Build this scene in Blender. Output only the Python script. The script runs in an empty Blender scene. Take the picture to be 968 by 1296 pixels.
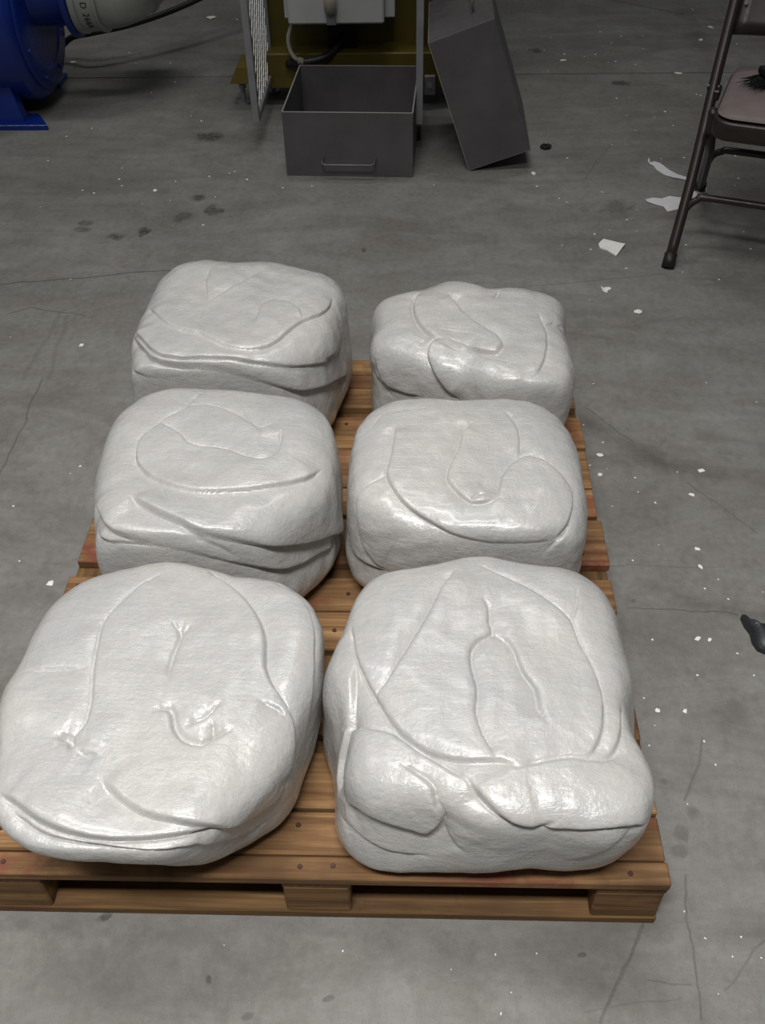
import bpy, bmesh, math, random
import numpy as np
from mathutils import Vector, Matrix, noise
random.seed(7)
S = bpy.context.scene
C = S.collection

# ------------------------------------------------------------------ camera
cam_d = bpy.data.cameras.new('camera'); cam = bpy.data.objects.new('camera', cam_d); C.objects.link(cam)
PITCH, YAW, ROLL = 0.76096, 0.04230, -0.02358
fw = Vector((-math.sin(YAW)*math.cos(PITCH), math.cos(YAW)*math.cos(PITCH), -math.sin(PITCH)))
rt = Vector((math.cos(YAW), math.sin(YAW), 0)); up = rt.cross(fw)
r2 = rt*math.cos(ROLL) + up*math.sin(ROLL); u2 = -rt*math.sin(ROLL) + up*math.cos(ROLL)
m = Matrix((r2, u2, -fw)).transposed().to_4x4(); m.translation = (0.63407, -0.60784, 1.42485)
cam.matrix_world = m
cam_d.sensor_fit = 'VERTICAL'; cam_d.sensor_height = 36; cam_d.lens = 1200.06/1296*36
cam_d.clip_start = 0.02; cam_d.clip_end = 100
S.camera = cam

# ------------------------------------------------------------------ light
W = bpy.data.worlds.new('hall_ambient'); S.world = W; W.use_nodes = True
bg = W.node_tree.nodes['Background']; bg.inputs[0].default_value = (0.90, 0.96, 1.0, 1); bg.inputs[1].default_value = 0.06
def area(name, loc, size, power, target, col=(1, .985, .97), spread=180):
    d = bpy.data.lights.new(name, 'AREA'); d.shape = 'RECTANGLE'; d.size, d.size_y = size; d.energy = power; d.color = col; d.spread = math.radians(spread)
    o = bpy.data.objects.new(name, d); C.objects.link(o); o.location = loc
    o.rotation_euler = (Vector(target)-Vector(loc)).to_track_quat('-Z', 'Y').to_euler()
    return o
area('high_bay_lamp_near', (0.35, -1.15, 4.0), (1.6, 0.35), 58, (0.35, -0.85, 0), spread=100)
area('high_bay_lamp_over_pallet', (0.2, 0.9, 4.4), (1.6, 0.35), 23, (0.2, 0.9, 0), spread=120)
area('high_bay_lamp_left', (-2.2, 1.2, 4.4), (0.35, 1.6), 15, (-1.6, 1.2, 0), spread=130)
area('high_bay_lamp_machine', (0.6, 3.5, 5.0), (1.6, 0.35), 22, (0.6, 3.5, 0), spread=140)
S.view_settings.view_transform = 'Standard'; S.view_settings.look = 'None'; S.view_settings.gamma = 1
S.view_settings.use_curve_mapping = False
S.view_settings.exposure = -0.05

BALES = {
 'NL': {"n":5.4,"c":[0.3,0.18],"s":[0.2255,-0.0193,0.0146,-0.006,-0.0067,0.0057,0.0118,-0.0102,0.0021,-0.0006,-0.0009,0.0007,-0.0015,-0.0017,-0.0015,0.0015,0.0034,0.231,0.1194,-0.0327,-0.1068,-0.0546,0.0866],"cr":[[[[-53,194,224],[-69,179,226],[-83,161,228],[-96,137,229],[-107,114,230],[-112,103,230],[-115,94,230],[-116,82,230],[-115,64,230],[-113,37,231],[-109,8,230],[-104,-20,231],[-99,-45,231],[-98,-63,230],[-99,-78,231],[-105,-89,231],[-111,-97,230],[-111,-107,230],[-111,-116,230]],4,6,3],[[[-207,11,221],[-187,9,225],[-167,9,228],[-145,10,229],[-122,11,230]],2,5,1.5],[[[-132,-95,230],[-123,-97,230],[-115,-100,230],[-111,-107,230],[-110,-116,230]],9,9,0],[[[-100,-121,230],[-94,-123,230],[-87,-126,230],[-78,-128,230],[-68,-131,230]],4,6,2],[[[23,207,215],[46,187,222],[67,169,225],[83,152,227],[96,135,229],[107,117,229],[116,100,230],[122,85,230],[127,68,229],[130,43,229],[133,19,229],[140,1,228],[149,-14,225],[158,-26,222],[167,-37,217],[173,-49,210],[177,-61,202],[179,-75,193],[179,-86,182],[177,-94,173],[174,-104,167],[169,-117,163],[162,-129,156]],5,7,-5],[[[129,187,214],[151,170,216],[169,155,214],[182,135,213],[190,109,212],[196,80,211],[198,49,207],[198,19,198],[196,-5,181],[190,-26,156],[185,-47,139],[182,-65,136],[179,-80,137]],3,5,-3],[[[2,93,230],[2,79,231],[3,65,231],[1,53,231],[-1,40,231],[-2,27,231],[-3,15,231],[-2,6,231],[0,-3,231]],5,6,1],[[[-14,95,231],[-8,88,231],[-2,81,231],[1,75,231],[3,69,231]],3,4,0],[[[15,88,231],[11,83,231],[7,77,231],[5,71,231],[4,66,231]],2.5,4,0],[[[-7,-58,231],[3,-55,231],[11,-55,231],[16,-62,231],[19,-71,231],[21,-79,231],[25,-87,231],[32,-96,231],[41,-103,230],[52,-107,230],[63,-108,230],[70,-103,230],[77,-97,230],[87,-92,230],[97,-88,229]],8,8,-2],[[[37,-79,231],[48,-75,231],[59,-69,231],[68,-59,231],[77,-47,231]],5,7,-3],[[[72,-76,230],[76,-100,230]],4,4,0],[[[-185,-179,216],[-173,-187,219],[-160,-194,221],[-142,-206,222],[-122,-218,222],[-102,-226,221],[-80,-232,219],[-54,-237,217],[-27,-239,217],[1,-238,218],[28,-235,218],[52,-231,216],[73,-225,211],[91,-217,202],[105,-204,185],[117,-186,165],[128,-169,149],[140,-154,138],[151,-140,133],[160,-128,137],[168,-114,140]],5,8,6],[[[-60,-161,230],[-44,-175,229],[-27,-189,228],[-13,-198,227],[2,-206,226],[20,-212,225],[38,-215,223],[56,-217,220],[72,-217,216],[88,-214,209],[103,-206,195]],4,7,6],[[[-163,-203,219],[-155,-209,219],[-145,-215,220],[-129,-225,219],[-110,-234,217],[-88,-239,215],[-66,-243,213],[-44,-246,211],[-22,-249,209],[4,-251,207],[29,-250,204],[51,-245,199],[71,-235,186],[89,-209,151],[106,-178,109],[122,-159,92],[137,-144,83]],4,6,4],[[[130,-39,228],[143,-45,225],[155,-49,222],[161,-54,219],[165,-59,215]],3,5,2]]},
 'NR': {"n":5.4,"c":[0.742,0.2],"s":[0.2351,0.0034,-0.004,0.0007,0.0053,-0.0103,0.0034,-0.0181,0.0012,-0.0024,0.0054,0.0017,-0.0002,0.0013,0.0012,0.0073,-0.0012,0.2458,-0.0043,-0.0148,-0.0042,-0.086,-0.0772],"cr":[[[[-43,174,239],[-53,156,242],[-64,136,244],[-74,108,245],[-86,78,245],[-99,51,245],[-112,24,245],[-125,-2,244],[-137,-25,243],[-146,-39,240],[-154,-49,238],[-157,-53,236],[-160,-56,235]],3.5,5,3],[[[-198,73,225],[-194,44,231],[-189,19,234],[-181,-6,235],[-172,-28,235],[-164,-44,235],[-156,-59,236],[-146,-78,239],[-135,-97,241],[-121,-116,242],[-106,-131,242],[-91,-141,242],[-74,-149,241],[-53,-155,242],[-32,-158,242],[-13,-158,243],[5,-157,243],[17,-161,243],[27,-165,243]],5,7,3],[[[1,182,239],[19,172,241],[36,161,242],[54,149,242],[72,134,244],[87,120,244],[101,105,244],[113,91,244],[122,75,243],[126,56,243],[130,36,243],[136,14,242],[142,-8,241],[147,-28,240],[149,-48,239],[149,-67,240],[146,-85,241],[142,-106,243],[135,-125,243],[126,-139,244],[116,-150,243]],4,5,-3],[[[122,75,243],[128,89,243],[133,104,242],[137,123,240],[140,144,238]],2,5,-1.5],[[[176,-62,225],[173,-83,231],[169,-104,236],[161,-124,240],[152,-140,241],[143,-148,242],[134,-153,243]],3,7,-3],[[[-2,114,245],[2,104,245],[5,93,245],[5,81,246],[4,68,246],[7,58,246],[7,48,246],[-1,42,245],[-12,35,245],[-19,26,245],[-24,16,245],[-25,2,246],[-24,-13,246],[-21,-31,246],[-18,-49,245],[-20,-67,245],[-22,-84,245],[-19,-101,245],[-14,-118,245],[-7,-135,245],[0,-152,244]],4.5,5,-2.5],[[[7,48,246],[16,44,246],[25,39,246],[31,29,245],[36,16,245],[39,-1,246],[43,-18,245],[51,-34,246],[58,-48,245],[59,-63,245],[60,-78,245],[65,-90,245],[71,-101,245]],4.5,5,2.5],[[[27,-165,243],[43,-159,243],[60,-155,244],[79,-151,244],[98,-149,244],[116,-151,244],[134,-151,243],[150,-143,241],[165,-132,239]],4,9,-2],[[[-200,-71,181],[-178,-95,222],[-159,-101,234],[-144,-106,239],[-130,-112,241],[-116,-122,242],[-101,-134,242],[-88,-143,242],[-74,-154,241],[-56,-167,240],[-37,-180,239]],4,8,-3],[[[-118,-159,236],[-103,-168,236],[-90,-176,234],[-83,-182,233],[-78,-189,230],[-77,-198,224],[-75,-206,216],[-71,-211,207],[-68,-215,197],[-68,-217,183],[-68,-217,167]],5,7,-4],[[[-35,-183,238],[-30,-192,237],[-24,-200,234],[-16,-210,231],[-7,-218,227],[4,-225,222],[15,-229,216],[29,-231,212],[43,-231,210],[54,-229,213],[65,-227,218]],7,8,6],[[[-197,-155,141],[-174,-183,166],[-153,-196,168],[-131,-204,164],[-110,-208,158],[-94,-210,154],[-82,-213,156],[-73,-215,171],[-66,-217,189]],5,7,6],[[[-68,-217,172],[-63,-218,159],[-56,-219,147],[-48,-220,137],[-39,-221,128]],3,6,3],[[[47,-231,209],[75,-231,208],[101,-232,209],[126,-232,212],[150,-229,211],[168,-224,207],[188,-213,190]],4,8,5],[[[-200,-162,104],[-188,-181,111],[-174,-193,107],[-156,-202,102],[-135,-207,96],[-111,-209,94],[-86,-211,95]],3,7,3],[[[101,-219,106],[119,-225,129],[136,-228,151],[151,-231,178],[166,-227,195]],3,7,3],[[[-188,1,233],[-189,-21,228],[-189,-40,221],[-191,-59,210],[-193,-77,197],[-197,-92,180],[-201,-104,157],[-203,-122,140],[-205,-137,118]],4,8,-4]]},
 'ML': {"n":5.2,"c":[0.305,0.64],"s":[0.2282,-0.0215,-0.0113,-0.006,0.0043,0.0128,0.0096,-0.0105,-0.0044,-0.0019,-0.0005,0.0013,0.0008,-0.002,-0.0021,-0.0006,-0.0,0.2648,-0.0103,0.0054,0.0063,-0.0021,-0.0122],"cr":[[[[-60,159,259],[-67,135,262],[-74,117,263],[-75,108,264],[-79,99,264],[-93,87,264],[-108,73,264],[-119,57,264],[-128,41,263],[-136,32,263],[-142,22,262],[-145,8,262],[-144,-9,262],[-141,-27,262],[-135,-45,262],[-123,-61,263],[-109,-76,263],[-95,-86,264],[-81,-95,264],[-67,-104,264],[-53,-111,264],[-36,-116,264],[-18,-118,264],[0,-118,264],[20,-117,264],[41,-115,263],[62,-112,263],[85,-106,262],[109,-99,260],[133,-89,257],[154,-77,253],[167,-63,250],[176,-47,246]],4,5,4],[[[-115,57,264],[-104,51,264],[-92,44,264],[-79,34,265],[-68,23,265],[-60,12,265],[-51,4,265],[-36,0,265],[-18,-2,265],[1,-6,265],[19,-12,265],[36,-22,265],[52,-31,264],[65,-35,264],[77,-35,265],[88,-31,264],[96,-23,264],[101,-8,264],[103,9,264],[103,24,264],[102,38,264]],3.5,5,-2.5],[[[-77,104,264],[-65,109,264],[-52,113,264],[-37,113,264],[-19,108,264],[1,97,264],[22,82,264],[43,63,265],[62,49,264],[74,50,264],[84,57,264]],3,5,-2],[[[-127,-130,260],[-104,-149,261],[-81,-165,261],[-57,-178,260],[-35,-188,258],[-22,-198,255],[-10,-207,251],[3,-212,245],[17,-214,239],[34,-214,233],[52,-210,227],[73,-204,219],[95,-194,208],[116,-179,195],[137,-160,178],[156,-139,161],[175,-115,145],[190,-87,128],[200,-17,70]],6,8,8],[[[-88,-95,264],[-79,-111,264],[-71,-126,264],[-66,-140,263],[-64,-153,262]],2,5,1],[[[-197,-114,225],[-181,-144,237],[-168,-166,241],[-156,-184,243],[-143,-201,243],[-129,-215,242],[-114,-227,240],[-103,-234,238],[-90,-240,234],[-70,-245,229],[-49,-246,221],[-30,-245,214],[-11,-240,206],[9,-235,196],[31,-228,186],[52,-220,177],[73,-210,168],[99,-194,152],[124,-173,133],[145,-152,120],[164,-130,111],[181,-105,101],[196,-66,78]],6,8,7],[[[-15,-205,252],[-5,-214,246],[4,-220,238],[14,-223,230],[25,-223,222],[37,-222,210],[50,-219,196]],4,7,5],[[[-183,-171,220],[-168,-196,225],[-153,-214,227],[-131,-226,233],[-109,-234,236],[-90,-240,234],[-71,-246,227]],4,7,4],[[[28,109,263],[32,96,264],[37,82,264],[50,63,264],[63,44,265],[66,33,264],[66,24,264]],2.5,4,0]]},
 'MR': {"n":5.0,"c":[0.715,0.66],"s":[0.2132,0.0153,-0.0178,0.0122,-0.008,-0.005,0.0033,-0.0175,0.0046,0.0006,0.0004,0.0004,0.0008,0.0008,0.0004,0.0008,-0.0007,0.2505,-0.0109,0.0103,0.003,-0.0094,-0.006],"cr":[[[[-111,52,248],[-114,15,248],[-117,-20,248],[-122,-48,248],[-125,-72,247],[-120,-93,246],[-111,-113,244],[-100,-132,241],[-86,-148,237],[-70,-161,232],[-53,-172,228],[-36,-181,223],[-20,-189,218],[-4,-195,214],[13,-201,211],[29,-206,209],[45,-210,207],[63,-214,208],[82,-216,209],[101,-217,210],[119,-215,212],[133,-212,213],[145,-207,213]],3.5,6,4],[[[148,-205,216],[157,-195,221],[165,-184,225],[173,-169,228],[179,-152,231],[184,-130,233],[186,-107,234],[183,-94,236],[177,-84,239],[170,-70,242],[160,-56,245],[147,-44,247],[132,-34,248],[119,-30,249],[107,-32,250],[97,-38,250],[86,-48,250],[76,-64,250],[67,-82,250],[63,-99,250],[60,-114,249],[59,-125,249],[58,-134,248]],3.5,5,3.5],[[[58,-134,248],[48,-140,248],[37,-143,247],[25,-144,247],[14,-142,247],[4,-134,247],[-5,-124,248],[-14,-110,249],[-21,-97,250],[-24,-86,250],[-23,-75,250],[-20,-61,250],[-15,-45,250],[-8,-26,250],[-1,-6,250],[2,15,250],[5,34,250],[13,47,250],[22,59,250]],4.5,5,-3],[[[14,-142,247],[21,-132,248],[29,-124,249],[35,-124,249],[40,-127,249]],3,4,0],[[[86,95,249],[95,78,249],[102,60,250],[106,41,249],[107,19,250],[105,-6,250],[102,-32,250]],3,5,-1.5],[[[-125,-72,247],[-138,-80,244],[-150,-86,239],[-162,-92,233],[-170,-97,226],[-174,-104,219],[-175,-113,211],[-175,-123,198],[-173,-132,181],[-168,-140,161],[-161,-149,142],[-151,-157,130],[-141,-164,122],[-132,-168,117],[-123,-172,115]],3.5,6,3],[[[-185,53,210],[-169,46,232],[-155,56,239],[-147,74,241],[-138,90,242],[-120,97,245],[-98,101,247],[-77,102,248],[-56,102,248]],3,6,-2.5],[[[132,-220,181],[139,-217,194],[148,-210,206],[161,-195,219],[176,-171,225]],4,7,-3],[[[-197,-83,111],[-191,-107,108],[-183,-124,102],[-168,-144,105],[-151,-158,107],[-136,-167,109],[-121,-173,110]],4,7,4]]},
 'FL': {"n":5.2,"c":[0.28,1.09],"s":[0.2337,-0.0106,-0.0263,-0.011,0.0085,0.0135,0.0123,-0.0123,-0.0022,0.0001,0.0016,0.0008,0.0026,-0.0026,-0.0012,0.0001,0.0001,0.2839,-0.0094,-0.0099,-0.0059,-0.0064,-0.0106],"cr":[[[[-76,115,282],[-78,92,283],[-80,69,283],[-76,42,284],[-71,16,284],[-66,-1,284],[-60,-17,284]],3,5,2],[[[-60,-17,284],[-51,-3,284],[-40,11,284],[-28,25,284],[-12,42,284],[5,67,284],[24,96,283]],3,4,-3],[[[-183,-22,267],[-156,-68,278],[-133,-98,281],[-112,-114,282],[-92,-124,283],[-75,-131,283],[-59,-138,283],[-42,-150,283],[-25,-164,282],[-9,-174,281],[8,-182,280],[28,-185,278],[48,-184,277],[63,-180,276],[77,-173,276],[89,-162,277],[99,-148,277],[108,-133,278],[117,-117,279],[127,-101,278],[139,-84,277],[154,-69,275],[168,-52,270],[178,-31,266],[185,-9,262],[188,9,262],[189,26,262]],4,5,4],[[[41,-102,283],[43,-89,284],[45,-74,284],[47,-51,284],[50,-30,284],[61,-16,284],[75,-10,284],[91,-11,283],[107,-18,283],[120,-33,282],[129,-49,281],[133,-65,280],[136,-79,278]],3,4,-3],[[[-195,-98,257],[-169,-149,271],[-150,-178,273],[-133,-198,274],[-118,-212,273],[-102,-220,273],[-86,-225,273],[-67,-224,274],[-46,-222,274],[-20,-222,273],[8,-221,271],[34,-221,267],[61,-218,263],[89,-212,256],[117,-200,247],[146,-178,234],[171,-148,217],[189,-111,200],[201,-66,179],[205,-35,169],[208,-16,169]],4,6,4],[[[208,-18,166],[210,-2,185],[210,10,206],[206,12,232],[200,25,250]],3,6,3],[[[-200,-106,250],[-168,-168,269],[-146,-200,270],[-126,-220,269],[-109,-234,268],[-98,-240,266],[-83,-244,266],[-58,-248,264],[-29,-251,259],[2,-253,250],[32,-251,238],[56,-245,228],[78,-236,218],[101,-224,206],[123,-207,193],[146,-186,180],[169,-156,166],[192,-107,144],[212,-7,88]],6,7,8],[[[-190,-197,238],[-173,-227,240],[-158,-245,236],[-142,-256,236],[-124,-264,237],[-104,-268,240],[-83,-269,242]],4,7,4],[[[-60,-129,283],[-63,-101,284],[-64,-74,284],[-63,-51,284],[-60,-30,284]],2,5,1],[[[180,-130,217],[189,-109,209],[197,-81,199],[202,-49,197],[207,-17,198]],3,6,3]]},
 'FR': {"n":5.0,"c":[0.745,1.08],"s":[0.2002,0.0154,-0.031,0.0154,-0.0198,-0.0115,0.0014,-0.0082,0.0147,-0.0004,0.0125,-0.0046,-0.0008,0.0034,-0.0035,-0.003,-0.0014,0.2553,0.0145,0.0133,0.0022,-0.0013,-0.0068],"cr":[[[[-100,75,252],[-108,54,253],[-113,34,254],[-112,9,254],[-107,-17,254],[-99,-43,254],[-89,-65,254],[-77,-81,253],[-63,-93,253]],7,8,4],[[[-63,-93,253],[-72,-102,251],[-79,-113,248],[-82,-126,243],[-82,-139,236],[-77,-152,227],[-69,-162,215],[-59,-170,201],[-48,-175,187],[-34,-180,177],[-19,-185,168]],5,6,6],[[[-63,-93,253],[-48,-96,253],[-33,-100,253],[-17,-109,253],[-3,-119,253],[8,-128,253],[17,-136,252],[21,-145,252],[26,-153,251],[41,-160,251],[55,-166,252],[62,-169,251],[67,-171,252]],4,5,-3],[[[-34,68,255],[-24,44,255],[-13,21,255],[-2,-5,255],[11,-29,255],[26,-50,255],[41,-67,255],[52,-80,255],[60,-90,255],[65,-102,255],[68,-113,255],[65,-122,254],[60,-130,254],[57,-138,254],[52,-143,253],[38,-140,253],[22,-134,253],[9,-125,253],[-3,-115,253]],6,6,-4],[[[71,83,252],[58,51,255]],5,8,0],[[[145,-3,251],[150,-26,250],[154,-49,250],[156,-71,249],[155,-95,249],[150,-131,249],[143,-165,248],[133,-190,246],[122,-210,243]],2.5,6,-2],[[[155,-39,249],[165,-31,247],[176,-24,243],[187,-22,237],[201,-8,220]],2.5,6,2],[[[-186,-95,199],[-180,-106,180],[-173,-114,162],[-162,-122,152],[-146,-130,148],[-121,-142,148],[-93,-156,151]],4,7,4],[[[-192,-88,163],[-184,-103,156],[-176,-112,147],[-167,-119,139],[-157,-125,131]],4,7,4]]}
}

CRUMBS = [[1.209, 3.851, 0.0039], [1.199, 3.59, 0.0043], [1.49, 4.089, 0.0074], [1.572, 4.027, 0.0063], [1.669, 4.031, 0.0041], [1.516, 3.935, 0.0056], [1.643, 3.855, 0.0057], [1.374, 3.765, 0.0042], [1.424, 3.786, 0.0067], [1.467, 3.69, 0.0039], [1.5, 3.699, 0.0051], [1.577, 3.656, 0.0056], [1.973, 4.404, 0.0062], [1.492, 3.285, 0.0055], [1.439, 3.276, 0.006], [1.603, 3.135, 0.0067], [1.449, 3.1, 0.0041], [1.553, 3.081, 0.0055], [1.609, 3.0, 0.0056], [1.46, 2.955, 0.004], [1.355, 2.826, 0.0028], [1.18, 2.713, 0.006], [1.59, 2.714, 0.0038], [1.509, 2.704, 0.0039], [1.053, 2.488, 0.0054], [1.117, 2.397, 0.0043], [1.139, 2.369, 0.0039], [1.265, 2.442, 0.005], [1.357, 2.313, 0.0026], [1.316, 2.244, 0.0046], [1.252, 2.176, 0.0035], [1.333, 2.168, 0.0027], [1.2, 2.149, 0.0043], [1.175, 2.051, 0.0049], [1.091, 2.08, 0.0029], [1.468, 2.078, 0.0042], [1.425, 1.914, 0.0031], [1.265, 1.937, 0.0043], [1.521, 1.872, 0.0042], [1.135, 1.762, 0.0027], [1.762, 3.309, 0.0065], [1.775, 3.301, 0.0058], [1.774, 2.726, 0.0052], [1.74, 2.542, 0.0055], [1.715, 2.488, 0.0041], [1.663, 2.162, 0.0047], [1.657, 2.053, 0.005], [1.254, 4.019, 0.0041], [1.291, 3.799, 0.0072], [2.064, 3.91, 0.0055], [1.091, 1.36, 0.0029], [1.374, 1.365, 0.0022], [1.478, 1.285, 0.0035], [1.045, 1.193, 0.0024], [1.082, 1.127, 0.0035], [1.077, 1.034, 0.0022], [1.041, 1.045, 0.0028], [1.135, 0.956, 0.0024], [1.071, 0.909, 0.0028], [1.234, 1.023, 0.0021], [1.15, 0.792, 0.0019], [1.219, 0.671, 0.0029], [1.259, 0.644, 0.0029], [1.251, 0.696, 0.0026], [1.092, 0.54, 0.003], [1.331, 0.663, 0.0019], [1.089, 0.747, 0.0031], [1.243, 0.51, 0.0017], [1.166, 0.921, 0.0035], [1.136, 1.003, 0.0029], [-0.498, 2.475, 0.0047], [-0.453, 2.452, 0.0058], [-0.391, 2.562, 0.0053], [-0.37, 2.508, 0.0053], [-0.19, 2.544, 0.0028], [-0.609, 2.353, 0.0038], [-0.271, 2.373, 0.0028], [-0.077, 2.578, 0.0033], [-0.181, 2.397, 0.0032], [-0.04, 2.218, 0.005], [-0.465, 1.572, 0.0024], [-0.381, 1.881, 0.0031], [-0.033, 2.42, 0.0041], [-0.133, 1.035, 0.0035], [-0.182, 0.732, 0.0035], [-0.247, 0.899, 0.0032], [-0.149, 1.009, 0.0022], [-0.223, 4.328, 0.0065], [-0.644, 3.867, 0.0068], [-0.586, 3.732, 0.0038], [-0.432, 3.728, 0.0064], [-0.445, 3.38, 0.0048], [-0.367, 3.496, 0.0058], [-0.188, 3.076, 0.0055], [-0.6, 3.012, 0.0056], [-0.679, 2.935, 0.005], [-0.687, 2.716, 0.0048], [-0.402, 2.653, 0.0035], [-0.19, 2.54, 0.0043], [-0.392, 2.561, 0.0031], [-0.078, 2.581, 0.0042], [-0.011, 2.604, 0.0044], [0.058, 2.551, 0.0051], [-0.237, 3.127, 0.0045], [0.361, -0.042, 0.0012], [0.537, -0.047, 0.0019], [0.695, -0.07, 0.0014], [0.76, -0.048, 0.0022], [0.82, -0.045, 0.0017], [0.779, -0.1, 0.0017], [0.763, -0.128, 0.0024], [1.07, -0.019, 0.0018], [1.122, -0.016, 0.0017], [1.103, -0.044, 0.0017], [1.144, -0.045, 0.0019], [1.071, -0.096, 0.0013], [1.062, 0.349, 0.0022], [1.045, 0.308, 0.0028], [1.053, 0.406, 0.0023], [1.15, 0.272, 0.0025], [1.141, 0.318, 0.0029], [1.092, 0.54, 0.0029], [1.159, 0.458, 0.0027], [1.262, 0.459, 0.0028], [1.244, 0.509, 0.0029], [1.047, 0.021, 0.0016], [1.088, 0.198, 0.002], [1.069, -0.018, 0.0017], [1.123, -0.015, 0.0016], [1.103, -0.044, 0.002], [0.057, 2.556, 0.0037], [0.288, 2.5, 0.0045], [0.189, 2.487, 0.0044], [0.704, 2.503, 0.0029], [0.006, 2.62, 0.0041]]
FLAKES = [[1.277, 3.72, 0.0173, 0.0102], [2.001, 4.138, 0.015, 0.0143], [1.918, 3.965, 0.0103, 0.0165], [1.738, 3.547, 0.0189, 0.0101], [1.049, 2.591, 0.0088, 0.0118], [1.193, 1.819, 0.012, 0.0112], [1.26, 1.697, 0.0116, 0.0108], [1.069, 1.081, 0.0084, 0.0063], [1.059, 1.014, 0.0055, 0.0061], [1.289, 1.029, 0.0094, 0.0063], [1.251, 0.947, 0.0073, 0.0049], [1.223, 0.731, 0.0043, 0.0068], [1.227, 0.781, 0.0069, 0.0046], [1.178, 0.544, 0.008, 0.0042], [1.2, 0.541, 0.004, 0.0053], [-0.248, 2.473, 0.0073, 0.0097], [-0.259, 1.532, 0.0068, 0.0076], [-0.099, 0.67, 0.0068, 0.008], [-0.349, 4.356, 0.0241, 0.0204], [-0.867, 3.749, 0.0141, 0.0107], [1.073, 0.38, 0.0045, 0.005], [1.121, 0.379, 0.0038, 0.005]]
LINES = [[-0.585, 1.856, -0.458, 1.874, 0.0041, 0.75], [-0.458, 1.874, -0.304, 1.901, 0.0041, 0.75], [-0.304, 1.901, -0.097, 1.937, 0.004, 0.75], [-0.51, 1.691, -0.452, 1.725, 0.0031, 0.6], [-0.452, 1.725, -0.282, 1.683, 0.0031, 0.6], [-0.324, 1.377, -0.31, 1.181, 0.0038, 0.45], [-0.31, 1.181, -0.313, 1.012, 0.0036, 0.45], [1.061, 0.62, 1.158, 0.615, 0.0023, 0.55], [1.158, 0.615, 1.266, 0.602, 0.0023, 0.55], [1.059, 1.264, 1.151, 1.134, 0.0029, 0.4], [1.25, 0.99, 1.361, 0.828, 0.0027, 0.35], [0.925, 0.733, 1.273, 0.73, 0.002, 0.3], [1.056, 0.076, 1.035, -0.136, 0.0027, 0.4], [1.141, 0.326, 1.088, 0.203, 0.0036, 0.35], [1.155, -0.02, 1.081, -0.087, 0.0027, 0.3], [0.983, -0.002, 0.902, -0.139, 0.0037, 0.45], [1.612, 4.579, 1.77, 4.457, 0.008, 0.7], [1.77, 4.457, 1.914, 4.341, 0.0079, 0.7], [2.002, 4.266, 2.095, 4.192, 0.0077, 0.7], [0.948, 1.829, 1.364, 1.903, 0.0034, 0.4], [1.07, 2.132, 1.401, 2.079, 0.0033, 0.3], [1.222, 2.554, 1.346, 2.816, 0.0035, 0.35], [-0.369, 1.376, -0.359, 1.679, 0.0088, 0.2], [-0.307, 1.377, -0.337, 1.679, 0.0087, 0.2], [0.976, -0.079, 1.03, -0.084, 0.0021, 0.35], [0.88, -0.126, 1.016, -0.101, 0.0018, 0.25]]
BANDS = [[1.055, 1.217, 1.132, 1.128, 0.0431, 0.5], [1.132, 1.128, 1.209, 1.049, 0.0422, 0.5], [1.209, 1.049, 1.309, 1.017, 0.0414, 0.5], [1.309, 1.017, 1.432, 0.986, 0.0415, 0.5], [1.322, 1.158, 1.467, 1.115, 0.0277, 0.35], [1.122, 0.67, 1.193, 0.635, 0.0296, 0.45], [1.193, 0.635, 1.329, 0.597, 0.0296, 0.45], [1.055, 0.227, 1.225, 0.209, 0.017, 0.3], [1.063, -0.017, 1.167, -0.008, 0.0187, 0.35], [1.149, 1.983, 1.411, 2.13, 0.04, 0.2], [1.411, 2.13, 1.513, 2.401, 0.0424, 0.2], [1.925, 4.377, 1.899, 3.668, 0.0623, 0.3], [0.728, 2.24, 1.095, 2.376, 0.0372, 0.22], [-0.749, 2.365, -0.355, 2.511, 0.0745, 0.15], [-0.661, 2.092, -0.361, 2.194, 0.0332, 0.15]]
SPOTS = [[-0.133, 2.926, 0.058, 0.052, 0.8], [-0.222, 2.177, 0.024, 0.032, 0.9], [-0.31, 2.141, 0.035, 0.026, 0.8], [-0.115, 2.274, 0.039, 0.034, 0.6], [-0.022, 2.329, 0.031, 0.04, 0.8], [-0.092, 2.417, 0.034, 0.03, 0.8], [-0.425, 2.195, 0.039, 0.022, 0.6], [-0.423, 2.238, 0.028, 0.022, 0.6], [1.296, 2.334, 0.05, 0.063, 0.5], [1.48, 3.446, 0.04, 0.036, 0.9], [1.168, 3.848, 0.027, 0.031, 0.8], [0.347, -0.09, 0.005, 0.008, 0.9], [0.407, -0.137, 0.009, 0.005, 0.6], [0.52, -0.12, 0.009, 0.004, 0.5], [0.18, -0.007, 0.012, 0.006, 0.8], [0.884, -0.05, 0.008, 0.004, 0.6], [1.097, 0.181, 0.013, 0.013, 0.35], [1.071, 0.146, 0.011, 0.014, 0.4], [1.061, 0.113, 0.017, 0.011, 0.4], [1.057, 0.238, 0.011, 0.009, 0.4], [1.07, 0.638, 0.008, 0.008, 0.4], [0.912, 0.766, 0.017, 0.011, 0.4], [0.308, -0.03, 0.052, 0.016, 0.18], [0.482, 2.055, 0.01, 0.015, 0.7], [1.191, 2.318, 0.017, 0.022, 0.3], [1.216, 0.381, 0.021, 0.034, 0.2]]
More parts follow.
